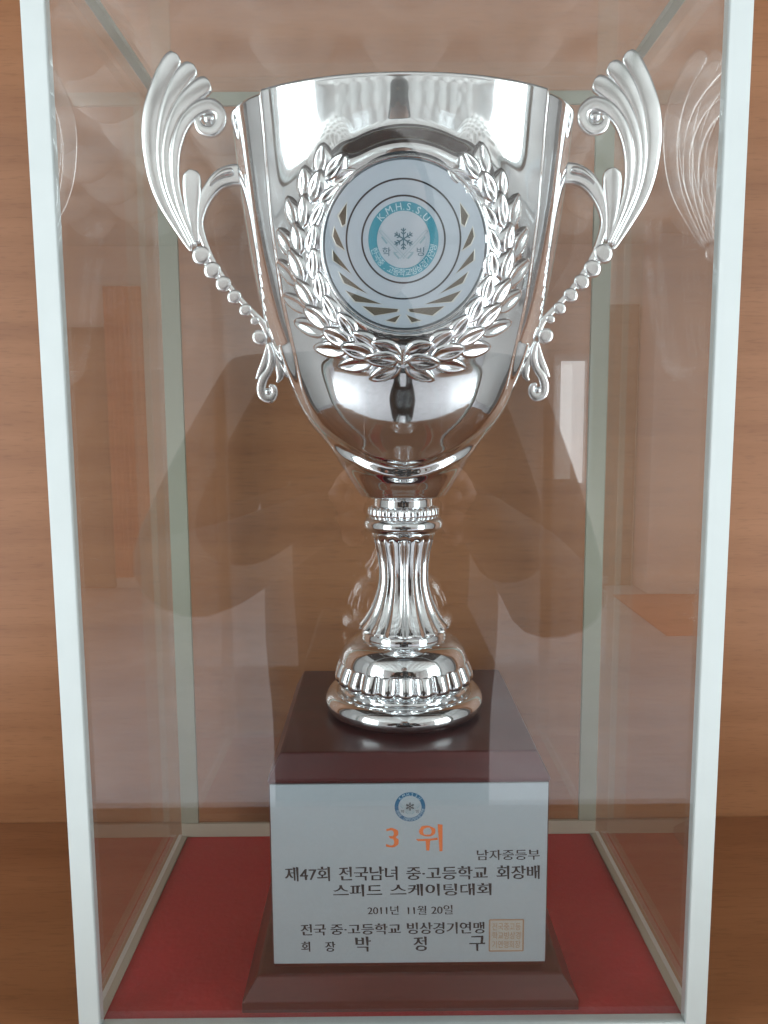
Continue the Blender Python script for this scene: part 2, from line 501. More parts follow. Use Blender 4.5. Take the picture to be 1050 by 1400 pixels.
def catmull(pts, sub):
    P = [np.array(p, float) for p in pts]
    P = [2 * P[0] - P[1]] + P + [2 * P[-1] - P[-2]]
    out = []
    for i in range(1, len(P) - 2):
        for s in range(sub):
            t = s / sub
            a, b, c, d = P[i - 1], P[i], P[i + 1], P[i + 2]
            out.append(0.5 * ((2 * b) + (-a + c) * t + (2 * a - 5 * b + 4 * c - d) * t * t + (-a + 3 * b - 3 * c + d) * t ** 3))
    out.append(P[-2])
    return out

def lathe(name, pts, nseg=128, mod=None, sub=6, mat=M_CHROME):
    """pts in (y_px, half width px); mod(theta, t, r) -> radius"""
    P = catmull([prof(y, h) for y, h in pts], sub)
    V, Fc = [], []
    n = len(P)
    for j, (r, z) in enumerate(P):
        for i in range(nseg):
            a = 2 * math.pi * i / nseg
            rr = mod(a, j / (n - 1), r) if mod else r
            V.append((X_AX + rr * math.cos(a), Y_AX + rr * math.sin(a), z))
    for j in range(n - 1):
        for i in range(nseg):
            k = (i + 1) % nseg
            Fc.append((j * nseg + i, (j + 1) * nseg + i, (j + 1) * nseg + k, j * nseg + k))
    for (j, flip) in ((0, False), (n - 1, True)):
        V.append((X_AX, Y_AX, P[j][1])); c = len(V) - 1
        for i in range(nseg):
            f = (j * nseg + i, j * nseg + (i + 1) % nseg, c)
            Fc.append(f[::-1] if flip else f)
    return link(name, mesh_from(name, V, Fc, True, True), mat, trophy)

lathe('neck_collar', [(673, 41), (676, 43.5), (679, 43.5), (680.5, 41), (690, 41), (692, 43)])
def mod_bead(a, t, r):
    return r - 0.0011 * (1 - abs(math.sin(a * 15)) ** 0.7) * math.sin(math.pi * t) ** 0.6
lathe('beaded_collar', [(690, 43), (692, 47), (696, 49), (701, 49), (705, 47), (707, 43)], 360, mod_bead)
lathe('stem_ring', [(704, 44), (706, 49), (710, 53), (715, 54.3), (720, 53), (724.5, 48), (726, 43)])
def mod_petal(a, t, r):
    return r - 0.0012 * (abs(math.sin(a * 9)) ** 1.5) * t
lathe('petal_collar', [(724.5, 44), (727, 44.5), (731, 43.5), (735, 41.0), (736.5, 39)], 240, mod_petal)
def mod_flute(a, t, r):
    e = min(1, t / 0.06)
    return r - r * 0.075 * (abs(math.cos(a * 9)) ** 0.9) * e ** 0.5
lathe('fluted_column', [(731, 41), (738, 40.5), (746, 38.8), (756, 36.6), (768, 34.8), (781, 34.0), (793, 34.4), (806, 36.8), (820, 41.2),
                        (833, 47), (844, 53.5), (850, 58), (854.5, 61.8), (856.5, 62), (857.5, 60), (858, 52)], 400, mod_flute)
lathe('dome_neck', [(855, 50), (857, 55), (860, 57.5), (864, 58.5), (868, 58.5), (871, 60), (872, 62)])
def mod_lobe(a, t, r):
    q = min(1.0, max(0.0, (t - 0.54) / 0.44))
    lobe = math.sin(math.pi * q) ** 0.7                       # each lobe swells and closes again
    c_ = abs(math.sin(a * 11)) ** 0.6
    return r + 0.0016 * lobe * c_ - 0.0020 * (1 - c_) * sstep(0.52, 0.60, t) * sstep(1.0, 0.92, t)
lathe('gadrooned_dome', [(868, 58), (869, 63), (871.5, 68.5), (876, 75), (882, 80.5), (889, 84.2), (895, 86), (899, 86.6), (902, 86.8), (911, 89.5), (917, 91), (923, 90.5), (929, 87), (933, 81)],
      528, mod_lobe, 8)
lathe('foot_fillet', [(929, 80), (931, 85), (934, 87), (937, 87), (940, 88), (942, 90)])
lathe('foot_ring', [(941, 87), (938, 89.5), (936.8, 93), (937.5, 97.5), (941, 102.5), (946.5, 106.3), (952.5, 107.5), (958.5, 105.8), (963, 101), (965, 96), (965.5, 90)])

# ---- medallion
med = empty('medallion', MC)
med.parent = trophy
med.matrix_parent_inverse = trophy.matrix_world.inverted()
MROT = Matrix((MED_R, MED_U, MED_N)).transposed().to_4x4()
def mp(u, v, w=0.0):
    return MC + MED_R * u + MED_U * v + MED_N * w
def med_px(cx, cy_, w=0.0):
    """crop pixel of the medallion close-up -> point on the medallion plane"""
    p = at_plane(430 + cx / 4.375, 210 + cy_ / 4.375, MC + MED_N * w, MED_N)
    return p
def lathe_on(name, profile, n, mat, parent, frame):
    V, Fc = [], []
    for (r, w) in profile:
        for i in range(n):
            a = 2 * math.pi * i / n
            V.append(frame(r * math.cos(a), r * math.sin(a), w))
    for j in range(len(profile) - 1):
        for i in range(n):
            k = (i + 1) % n
            Fc.append((j * n + i, j * n + k, (j + 1) * n + k, (j + 1) * n + i))
    if profile[-1][0] < 1e-6 * 0 + profile[0][0] * 0.02:
        pass
    return link(name, mesh_from(name, V, Fc, True, True), mat, parent)
R_ = MED_RAD
lathe_on('medallion_collar', [(R_ * 1.10, -0.014), (R_ * 1.085, -0.006), (R_ * 1.07, -0.0006), (R_ * 1.06, 0.0004), (R_ * 1.045, 0.0009), (R_ * 1.03, 0.0006), (R_ * 1.018, -0.0004), (R_ * 1.002, -0.0012), (R_ * 0.97, -0.0013)], 160, M_CHROME, med, mp)
def disc_mesh(name, r0_, r1_, w, frame, n=128, thick=0.0, centre=(0, 0)):
    V, Fc = [], []
    cu, cv = centre
    if r0_ <= 0:
        V.append(frame(cu, cv, w))
        for i in range(n):
            a = 2 * math.pi * i / n
            V.append(frame(cu + r1_ * math.cos(a), cv + r1_ * math.sin(a), w))
        for i in range(n):
            Fc.append((0, 1 + i, 1 + (i + 1) % n))
        if thick > 0:
            k0 = len(V)
            for i in range(n):
                a = 2 * math.pi * i / n
                V.append(frame(cu + r1_ * math.cos(a), cv + r1_ * math.sin(a), w - thick))
            for i in range(n):
                j = (i + 1) % n
                Fc.append((1 + i, k0 + i, k0 + j, 1 + j))
    else:
        for rr in (r0_, r1_):
            for i in range(n):
                a = 2 * math.pi * i / n
                V.append(frame(cu + rr * math.cos(a), cv + rr * math.sin(a), w))
        for i in range(n):
            j = (i + 1) % n
            Fc.append((i, n + i, n + j, j))
    return mesh_from(name, V, Fc, False)
link('disc', disc_mesh('disc', 0, R_ * 1.0, 0.0, mp, thick=0.001), M_DISC, med)
ctr = med_px(532, 515)
EU, EV = (ctr - MC).dot(MED_R), (ctr - MC).dot(MED_U)
pxm = (ctr - CAM).dot(fwd) / F_PX          # metres per photo pixel there
for rr in (341 / 4.375, 248 / 4.375):
    link('printed_ring', disc_mesh('printed_ring', (rr - 1.2) * pxm, (rr + 1.2) * pxm, 0.00012, mp, centre=(EU, EV)), M_INK, med)
cuts = [[(193, 296), (145, 372), (165, 432), (186, 418)], [(120, 440), (111, 497), (130, 540), (180, 577)], [(110, 578), (114, 640), (217, 716)],
        [(146, 708), (180, 775), (312, 836)], [(188, 820), (245, 885), (402, 900)], [(288, 913), (360, 968), (494, 946), (500, 930)], [(428, 998), (482, 1009), (512, 966)]]
def poly_mesh(name, pts):
    return mesh_from(name, pts, [tuple(range(len(pts)))], False, False)
for c in cuts:
    for mirror in (False, True):
        q = [((1064 - x) if mirror else x, y) for x, y in c]
        P3 = [med_px(x, y, 0.00015) for x, y in q]
        cen = sum(P3, Vector()) / len(P3)
        outer = [p + (p - cen).normalized() * 0.0009 for p in P3]
        # pale relief border
        V = [tuple(p + MED_N * 0.0002) for p in P3] + [tuple(p + MED_N * 0.00005) for p in outer]
        n = len(P3)
        Fc = [(i, (i + 1) % n, n + (i + 1) % n, n + i) for i in range(n)]
        rl = link('relief_leaf', mesh_from('relief_leaf', V + [tuple(p + MED_N * 0.00006) for p in P3], Fc + [tuple(range(2 * n, 3 * n))], False), M_CREAM, med)
        rl.data.materials.append(M_GOLD)
        rl.data.polygons[len(Fc)].material_index = 1

# ---- lettering: built-in font outlines reshaped to a brush-serif look
_txt_cache = {}
def glyphs(s, serif=True, thin=0.006, fat=0.030):
    key = (s, serif, thin, fat)
    if key in _txt_cache:
        return _txt_cache[key]
    cu = bpy.data.curves.new('text', 'FONT')
    cu.body = s
    cu.size = 1.0
    cu.resolution_u = 5
    ob = bpy.data.objects.new('text', cu)
    COL.objects.link(ob)
    dg = bpy.context.evaluated_depsgraph_get()
    dg.update()
    me = bpy.data.meshes.new_from_object(ob.evaluated_get(dg))
    bpy.data.objects.remove(ob)
    bpy.data.curves.remove(cu)
    bm = bmesh.new(); bm.from_mesh(me)
    bmesh.ops.remove_doubles(bm, verts=bm.verts, dist=1e-5)
    if serif:
        nrm = {}
        caps = []
        for e in bm.edges:
            if len(e.link_faces) != 1:
                continue
            a, b = e.verts[0].co.copy(), e.verts[1].co.copy()
            d = b - a
            n = Vector((d.y, -d.x, 0))
            if n.length < 1e-9:
                continue
            n.normalize()
            fc = e.link_faces[0].calc_center_median()
            if (fc - (a + b) / 2).dot(n) > 0:
                n = -n
            for v in e.verts:
                nrm[v] = nrm.get(v, Vector()) + n
            if 0.04 < d.length < 0.13:
                caps.append((e, n, d.length))
        mv = {}
        for v, n in nrm.items():
            if n.length > 1e-6:
                n = n.normalized()
                mv[v] = Vector((fat * n.x, -thin * n.y, 0))
        for e, n, ln in caps:
            vs2 = sorted(e.verts, key=lambda v: v.co.x)
            if n.y > 0.9:                     # top end of a vertical stroke: flick to the left
                mv[vs2[0]] = mv.get(vs2[0], Vector()) + Vector((-0.035, 0.02, 0))
            elif n.y < -0.9:                  # lower end tapers
                mv[vs2[0]] = mv.get(vs2[0], Vector()) + Vector((0.022, 0.0, 0))
            elif n.x > 0.9:                   # right end of a horizontal stroke: small triangle
                t_ = max(e.verts, key=lambda v: v.co.y)
                mv[t_] = mv.get(t_, Vector()) + Vector((-0.005, 0.03, 0))
        for v, d in mv.items():
            v.co += d
    V = [tuple(v.co[:2]) for v in bm.verts]
    bm.verts.index_update()
    Fc = []
    for f in bm.faces:
        idx = [v.index for v in f.verts]
        ar = 0
        for i in range(len(idx)):
            x1, y1 = V[idx[i]]; x2, y2 = V[idx[(i + 1) % len(idx)]]
            ar += x1 * y2 - x2 * y1
        Fc.append(tuple(idx) if ar > 0 else tuple(idx[::-1]))
    bm.free()
    bpy.data.meshes.remove(me)
    _txt_cache[key] = (V, Fc)
    return V, Fc
class Flat:
    """collects flat shapes in plane coordinates"""
    def __init__(s): s.V, s.F = [], []
    def add(s, V, Fc):
        k = len(s.V)
        s.V += list(V)
        s.F += [tuple(i + k for i in f) for f in Fc]
    def poly(s, pts): s.add(pts, [tuple(range(len(pts)))])
    def bar(s, a, b, w):
        dx, dy = b[0] - a[0], b[1] - a[1]
        l = math.hypot(dx, dy); nx, ny = -dy / l * w / 2, dx / l * w / 2
        s.poly([(a[0] - nx, a[1] - ny), (b[0] - nx, b[1] - ny), (b[0] + nx, b[1] + ny), (a[0] + nx, a[1] + ny)])
    def text_rect(s, t, x0, x1, y0, y1, serif=True, thin=0.006, fat=0.030):
        V, Fc = glyphs(t, serif, thin, fat)
        ax, bx = min(v[0] for v in V), max(v[0] for v in V)
        ay, by = min(v[1] for v in V), max(v[1] for v in V)
        s.add([(x0 + (v[0] - ax) / (bx - ax) * (x1 - x0), y0 + (v[1] - ay) / (by - ay) * (y1 - y0)) for v in V], Fc)
    def text_polar(s, ch, ang, rad, size, inward_top=False, squeeze=1.0, centre_y=0.36):
        V, Fc = glyphs(ch, False)
        mx = (min(v[0] for v in V) + max(v[0] for v in V)) / 2
        for_r = []
        ca, sa = math.cos(ang), math.sin(ang)
        for (x, y) in V:
            lx, ly = (x - mx) * size * squeeze, (y - centre_y) * size
            if inward_top:          # letters stand with their heads towards the centre
                ux, uy = -ca, -sa
            else:
                ux, uy = ca, sa
            rx, ry = uy, -ux
            for_r.append((ca * rad + rx * lx + ux * ly, sa * rad + ry * lx + uy * ly))
        s.add(for_r, Fc)
    def build(s, name, mat, parent, frame, w):
        V = [tuple(frame(x, y, w)) for x, y in s.V]
        return link(name, mesh_from(name, V, s.F, False), mat, parent)

def emblem(parent, frame, w0, m_ring, m_dark, m_line):
    """unit emblem, outer radius 1"""
    f = Flat()
    n = 96
    for i in range(n):
        a0, a1 = 2 * math.pi * i / n, 2 * math.pi * (i + 1) / n
        f.poly([(0.755 * math.cos(a0), 0.755 * math.sin(a0)), (math.cos(a0), math.sin(a0)), (math.cos(a1), math.sin(a1)), (0.755 * math.cos(a1), 0.755 * math.sin(a1))])
    f.build('emblem_ring', m_ring, parent, frame, w0)
    f = Flat()
    top = 'K.M.H.S.S.U'
    for i, ch in enumerate(top):
        a = math.radians(137 - i * (95 / 10))
        f.text_polar(ch, a, 0.875, 0.27, False, 1.0, 0.36)
    bot = '한국중.고등학교빙상경기연맹'
    for i, ch in enumerate(bot):
        a = math.radians(200 + i * (146 / (len(bot) - 1)))
        f.text_polar(ch, a, 0.875, 0.22, True, 0.95, 0.36)
    f.build('emblem_lettering', M_WHITEINK, parent, frame, w0 + 0.00008)
    f = Flat()
    cx, cy_ = 0.0, 0.02
    for k in range(6):
        a = math.radians(90 + 60 * k)
        d = (math.cos(a), math.sin(a))
        f.bar((cx, cy_), (cx + d[0] * 0.29, cy_ + d[1] * 0.29), 0.035)
        for rr, ln in ((0.12, 0.09), (0.20, 0.09)):
            for s_ in (-1, 1):
                b_ = a + s_ * math.radians(48)
                p = (cx + d[0] * rr, cy_ + d[1] * rr)
                f.bar(p, (p[0] + math.cos(b_) * ln, p[1] + math.sin(b_) * ln), 0.03)
    f.text_rect('학', -0.60, -0.37, -0.43, -0.20, False)
    f.text_rect('빙', 0.38, 0.59, -0.43, -0.20, False)
    f.build('snowflake', m_dark, parent, frame, w0)
    for s_ in (-1, 1):
        f = Flat()
        f.bar((s_ * 0.70, 0.22), (s_ * -0.02, -0.50), 0.012)
        f.bar((s_ * 0.62, 0.24), (s_ * -0.10, -0.50), 0.012)
        f.bar((s_ * 0.62, 0.24), (s_ * 0.70, 0.22), 0.012)
        f.bar((s_ * 0.62, 0.08), (s_ * 0.47, -0.10), 0.05)
        f.bar((s_ * 0.27, -0.35), (s_ * 0.12, -0.50), 0.05)
        f.bar((s_ * 0.30, -0.33), (s_ * 0.17, -0.34), 0.02)
        f.build('skate', m_line, parent, frame, w0 + 0.00004)
ES = 48.0 * pxm
emblem(med, lambda u, v, w: mp(EU + u * ES, EV + v * ES * 1.03, w), 0.00015, M_TEAL, M_DARKTEAL, M_GREYTEAL)

# ---- laurel wreath leaves
def leaf_mesh():
    nl, nw = 12, 8
    V, Fc = [], []
    for i in range(nl + 1):
        t = i / nl
        hw = 0.5 * (math.sin(math.pi * t ** 0.85) ** 0.62) * (1 - 0.15 * t) if 0 < t < 1 else 0.0
        for j in range(nw + 1):
            s = -1 + 2 * j / nw
            h = (1 - abs(s) ** 2.2) * 0.30 - 0.20 * math.exp(-(s / 0.33) ** 2) * math.sin(math.pi * t)
            edge = 0.07 * math.exp(-((abs(s) - 0.72) / 0.16) ** 2)
            z = (h + edge) * math.sin(math.pi * min(1, 0.08 + t * 0.92)) ** 0.5 + 0.16 * t * t
            if abs(s) == 1:
                z -= 0.12
            V.append((t, s * hw, z))
    for i in range(nl):
        for j in range(nw):
            a = i * (nw + 1) + j
            Fc.append((a, a + nw + 1, a + nw + 2, a + 1))
    return mesh_from('leaf', V, Fc, True)
LEAF = leaf_mesh(); LEAF.materials.append(M_CHROME)
def surf_frame(dx, z):
    e = 0.0006
    y = float(front_y(np.array(dx), np.array(z)))
    tx = Vector((2 * e, float(front_y(np.array(dx + e), np.array(z))) - float(front_y(np.array(dx - e), np.array(z))), 0))
    tz = Vector((0, float(front_y(np.array(dx), np.array(z + e))) - float(front_y(np.array(dx), np.array(z - e))), 2 * e))
    n = tx.cross(tz).normalized()
    if n.y > 0:
        n = -n
    return Vector((X_AX + dx, y, z)), n
def put_leaf(mesh, px, py, ang, length, width, name='laurel_leaf', lift=0.0002, hgt=1.0):
    """px,py photo pixel of the leaf base, ang in the picture (radians, y up), sizes in photo pixels"""
    p = hit_front(px, py, lambda a, b: front_y(np.array(a), np.array(b)))
    d = (p - CAM).dot(fwd) / F_PX
    _, n = surf_frame(p.x - X_AX, p.z)
    t = Vector((math.cos(ang), 0, math.sin(ang)))
    q = hit_front(px + math.cos(ang) * length, py - math.sin(ang) * length, lambda a, b: front_y(np.array(a), np.array(b)))
    t = (q - p)
    ln = t.length
    n2 = (n + surf_frame(q.x - X_AX, q.z)[1]).normalized()
    t.normalize()
    n2 = (n2 - t * n2.dot(t)).normalized()
    b = n2.cross(t)
    o = link(name, mesh, None, None)
    m = Matrix(((t.x * ln, b.x * width * d, n2.x * width * d * hgt, p.x + n2.x * lift),
                (t.y * ln, b.y * width * d, n2.y * width * d * hgt, p.y + n2.y * lift),
                (t.z * ln, b.z * width * d, n2.z * width * d * hgt, p.z + n2.z * lift),
                (0, 0, 0, 1)))
    o.parent = trophy
    o.matrix_parent_inverse = trophy.matrix_world.inverted()
    o.matrix_basis = m
    return o
rng = random.Random(3)
NODES = 10
for side in (-1, 1):
    for k in range(NODES):
        f = k / (NODES - 1)
        a = math.radians(-89 + f * 129)              # from the bottom of the ring upwards
        rx, ry = 136, 147
        cx, cyy = 551, 343
        x = cx + side * rx * math.cos(a)
        y = cyy - ry * math.sin(a)
        # travelling direction
        tx, ty = -side * rx * math.sin(a), ry * math.cos(a)
        ta = math.atan2(ty, tx)
        for (da, L_, W_, so) in ((0.42, 47, 27, 10), (-0.36, 44, 24, -9), (0.02, 50, 29, 0)):
            sgn = -side
            j = rng.uniform(-0.08, 0.08)
            # +da turns to the outside of the ring
            ang = ta + sgn * (da + j) * (1 if True else 1)
            ox = x + math.cos(ta + sgn * math.pi / 2) * so
            oy = y - math.sin(ta + sgn * math.pi / 2) * so
            put_leaf(LEAF, ox, oy, ang, L_ * rng.uniform(0.93, 1.06), W_ * rng.uniform(0.95, 1.1) * 1.15, hgt=1.0 if da > 0.3 or da < -0.3 else 1.25)
# berries along the branch
def ball_mesh(name, nu=14, nv=8):
    V, Fc = [(0, 0, 1)], []
    for j in range(1, nv):
        for i in range(nu):
            p, a = math.pi * j / nv, 2 * math.pi * i / nu
            V.append((math.sin(p) * math.cos(a), math.sin(p) * math.sin(a), math.cos(p)))
    V.append((0, 0, -1))
    for i in range(nu):
        k = (i + 1) % nu
        Fc.append((0, 1 + i, 1 + k))
        for j in range(nv - 2):
            Fc.append((1 + j * nu + i, 1 + (j + 1) * nu + i, 1 + (j + 1) * nu + k, 1 + j * nu + k))
        Fc.append((len(V) - 1, 1 + (nv - 2) * nu + k, 1 + (nv - 2) * nu + i))
    return mesh_from(name, V, Fc, True)
BALL = ball_mesh('ball', 24, 14); BALL.materials.append(M_CHROME)
def put_ball(name, c, sx, sy, sz, ry, parent, mesh=None):
    o = link(name, mesh or BALL, None, None)
    o.parent = parent
    o.matrix_parent_inverse = parent.matrix_world.inverted()
    o.matrix_basis = Matrix.Translation(c) @ Matrix.Rotation(ry, 4, 'Y') @ Matrix.Diagonal((sx, sy, sz, 1))
    return o
for side in (-1, 1):
    for (dx_, dy_) in ((90, 245), (112, 275), (104, 420), (70, 462)):
        p = hit_front(551 + side * dx_, dy_, lambda a, b: front_y(np.array(a), np.array(b)))
        put_ball('laurel_berry', p, 0.0018, 0.0018, 0.0018, 0, trophy)

# ---- handles
KH = 2.745
def hpx(x, y): return (180 + x / KH, 50 + y / KH)
def sweep_mesh(name, pts, side, depth=0.55, yoff=0.0, sub=7, nseg=16, dmin=0.0007, power=0.8, pw=1.0):
    P = catmull(pts, sub)
    C, W = [], []
    for (x, y, w) in P:
        q = at_y(*hpx(x, y), Y_AX)
        C.append(Vector((q.x, Y_AX, q.z)))
        W.append(max(0.2, w) / KH * (q - CAM).dot(fwd) / F_PX)
    V, Fc = [], []
    n = len(C)
    for i in range(n):
        t = (C[min(n - 1, i + 1)] - C[max(0, i - 1)]).normalized()
        nn = Vector((-t.z, 0, t.x))
        for s in range(nseg):
            a = 2 * math.pi * s / nseg
            ca, sa = math.cos(a), math.sin(a)
            ww = W[i] * ca
            dd = (W[i] * depth + dmin) * (abs(sa) ** power) * (1 if sa > 0 else -1)
            ww = W[i] * (abs(ca) ** pw) * (1 if ca > 0 else -1)
            p = C[i] + nn * ww
            y = p.y + dd - yoff
            x = p.x if side < 0 else 2 * X_AX - p.x
            V.append((x, y, p.z))
    for i in range(n - 1):
        for s in range(nseg):
            k = (s + 1) % nseg
            Fc.append((i * nseg + s, i * nseg + k, (i + 1) * nseg + k, (i + 1) * nseg + s))
    Fc.append(tuple(range(nseg))[::-1])
    Fc.append(tuple(range((n - 1) * nseg, n * nseg)))
    return mesh_from(name, V, Fc, True, True)
FEATHERS = [
    [(170, 67, 3), (168, 70, 19), (163, 77, 29), (154, 92, 35), (134, 128, 37), (107, 190, 37), (82, 270, 37), (70, 360, 34), (74, 450, 30), (90, 540, 27), (118, 620, 23), (162, 702, 17), (212, 786, 10), (226, 806, 6)],
    [(237, 111, 3), (234, 114, 19), (228, 120, 29), (218, 130, 35), (196, 155, 36), (161, 212, 32), (132, 280, 23), (115, 360, 18), (110, 450, 16), (122, 540, 15), (150, 630, 13), (188, 712, 10), (228, 795, 5)],
    [(295, 173, 3), (292, 175, 19), (285, 180, 30), (272, 190, 36), (247, 209, 36), (206, 247, 32), (168, 305, 25), (142, 380, 20), (132, 460, 17), (142, 560, 16), (168, 640, 13), (202, 715, 10), (236, 790, 5)],
]
SCROLL = [(246, 790, 5), (216, 720, 10), (187, 640, 13), (170, 560, 15), (167, 470, 18), (178, 395, 21), (203, 330, 25), (246, 282, 28), (296, 264, 27), (332, 286, 23), (336, 328, 22), (308, 360, 22), (268, 354, 20), (252, 326, 14), (262, 306, 8)]
def pillow_mesh(nu=24, nr=9):
    V, Fc = [], []
    prof_ = []
    for j in range(nr):
        r = math.sin(0.5 * math.pi * (j + 1) / nr)
        prof_.append((r, -(1 - min(1.0, r ** 6)) ** 0.5))
    prof_ += [(r, -y) for r, y in prof_[-2::-1]]
    V.append((0, -1, 0))
    for (r, y) in prof_:
        V += [(r * math.cos(2 * math.pi * i / nu), y, r * math.sin(2 * math.pi * i / nu)) for i in range(nu)]
    V.append((0, 1, 0))
    m = len(prof_)
    for i in range(nu):
        k = (i + 1) % nu
        Fc.append((0, 1 + i, 1 + k))
        for j in range(m - 1):
            Fc.append((1 + j * nu + i, 1 + (j + 1) * nu + i, 1 + (j + 1) * nu + k, 1 + j * nu + k))
        Fc.append((len(V) - 1, 1 + (m - 1) * nu + k, 1 + (m - 1) * nu + i))
    return mesh_from('bead', V, Fc, True, True)
PILLOW = pillow_mesh(); PILLOW.materials.append(M_CAST)
for side in (-1, 1):
    h = empty('handle', (X_AX + side * 0.12, Y_AX, at_y(*hpx(200, 800), Y_AX).z))
    h.parent = trophy
    h.matrix_parent_inverse = trophy.matrix_world.inverted()
    for i, fp in enumerate(FEATHERS):
        link('plume', sweep_mesh('plume', fp, side, 0.07, 0.0006 * i, nseg=24, dmin=0.0017, power=0.45, pw=0.85), M_CAST, h)
    link('scroll', sweep_mesh('scroll', SCROLL, side, 0.08, 0.0018, nseg=24, dmin=0.0018, power=0.45, pw=0.85), M_CAST, h)
    link('leaf_bud', sweep_mesh('leaf_bud', [(226, 503, 2), (226, 507, 18), (227, 520, 31), (228, 550, 36), (229, 600, 34), (230, 650, 28), (236, 710, 20), (248, 780, 11)], side, 0.06, 0.0008, nseg=24, dmin=0.0020, power=0.42, pw=0.75), M_CAST, h)
    link('arm', sweep_mesh('arm', [(425, 520, 40), (405, 520, 40), (368, 523, 39), (328, 542, 35), (294, 582, 28), (266, 640, 22), (254, 700, 18), (270, 762, 14), (300, 834, 13), (342, 903, 12.5), (395, 972, 12), (448, 1029, 12),
                                   (488, 1072, 13), (506, 1108, 13), (500, 1136, 10)], side, 0.05, 0.0, nseg=24, dmin=0.0022, power=0.40, pw=0.72), M_CAST, h)
    link('arm_teardrop', sweep_mesh('arm_teardrop', [(388, 512, 3), (384, 513, 11), (370, 515, 15), (345, 522, 13), (318, 540, 8), (296, 564, 3)], side, 0.7, 0.0032), M_CAST, h)
    beads = [(264, 824, 37, 0.95), (305, 880, 34, 0.95), (346, 930, 31, 0.92), (387, 979, 29, 0.9), (429, 1028, 26, 0.88), (464, 1068, 19, 0.85), (482, 1131, 29, 1.05)]
    for i, (x, y, r, k) in enumerate(beads):
        q = at_y(*hpx(x, y), Y_AX)
        rr = r / KH * (q - CAM).dot(fwd) / F_PX
        c = Vector((q.x if side < 0 else 2 * X_AX - q.x, Y_AX - 0.0006, q.z))
        put_ball('bead' if i < 6 else 'knob', c, rr * 1.05, 0.0026, rr * k * 1.05, -side * math.radians(-40), h, PILLOW)
    link('drop_leaf', sweep_mesh('drop_leaf', [(511, 1150, 4), (506, 1190, 10), (498, 1232, 16), (484, 1266, 15), (468, 1286, 4)], side, 0.3, 0.0008, nseg=24, power=0.5, pw=0.85), M_CAST, h)
    link('drop_leaf', sweep_mesh('drop_leaf', [(520, 1150, 5), (540, 1200, 14), (556, 1244, 18), (558, 1276, 15), (545, 1298, 5)], side, 0.3, 0.0, nseg=24, power=0.5, pw=0.85), M_CAST, h)
    link('drop_scroll', sweep_mesh('drop_scroll', [(515, 1150, 8), (528, 1200, 12), (520, 1248, 14), (498, 1284, 17), (488, 1320, 18), (496, 1350, 18), (520, 1360, 17), (537, 1342, 14), (534, 1318, 11), (518, 1310, 7)], side, 0.3, 0.0016, nseg=24, power=0.5, pw=0.85), M_CAST, h)
    for (x, y, r, nm) in ((292, 313, 22, 'scroll_eye'), (514, 1334, 15, 'scroll_eye')):
        q = at_y(*hpx(x, y), Y_AX)
        rr = r / KH * (q - CAM).dot(fwd) / F_PX
        put_ball(nm, Vector((q.x if side < 0 else 2 * X_AX - q.x, Y_AX - 0.0016, q.z)), rr, rr * 0.7, rr, 0, h)

# ---- wooden base (square in plan, stacked mouldings)
BX, BY = X_AX + 0.0005, Y_AX + 0.002
def stack(name, levels, mat, bev=0.0006):
    """levels: (half_x, half_y, z)"""
    bm = bmesh.new()
    rings = []
    for (hx, hy, z) in levels:
        rings.append([bm.verts.new((BX + sx * hx, BY + sy * hy, z)) for sx, sy in ((-1, -1), (1, -1), (1, 1), (-1, 1))])
    for a, b in zip(rings[:-1], rings[1:]):
        for i in range(4):
            j = (i + 1) % 4
            bm.faces.new((a[i], a[j], b[j], b[i]))
    bm.faces.new(rings[0][::-1]); bm.faces.new(rings[-1])
    bmesh.ops.bevel(bm, geom=bm.edges[:], offset=bev, segments=3, affect='EDGES', profile=0.5)
    bmesh.ops.recalc_face_normals(bm, faces=bm.faces)
    me = bpy.data.meshes.new(name)
    bm.to_mesh(me); bm.free()
    me.polygons.foreach_set('use_smooth', [False] * len(me.polygons))
    return link(name, me, mat, trophy)
BLOCK_HX, BLOCK_HY = 0.0775, 0.0765
z_blocktop = at_y(560, 1068, BY - BLOCK_HY).z
stack('base_plinth', [(0.0930, 0.0905, 0.0004), (0.0930, 0.0905, 0.0065), (0.0855, 0.0830, 0.0165), (0.0840, 0.0815, 0.0170)], M_CHERRY)
stack('base_block', [(BLOCK_HX - 0.001, BLOCK_HY - 0.001, 0.0165), (BLOCK_HX, BLOCK_HY, 0.0195), (BLOCK_HX, BLOCK_HY, z_blocktop)], M_CHERRY)
stack('base_cap', [(BLOCK_HX + 0.0006, BLOCK_HY + 0.0006, z_blocktop - 0.0002), (BLOCK_HX + 0.0006, BLOCK_HY + 0.0006, z_blocktop + 0.0015), (BLOCK_HX - 0.0058, BLOCK_HY - 0.0058, BASE_TOP - 0.0003), (BLOCK_HX - 0.0068, BLOCK_HY - 0.0068, BASE_TOP)], M_CHERRY, 0.0008)

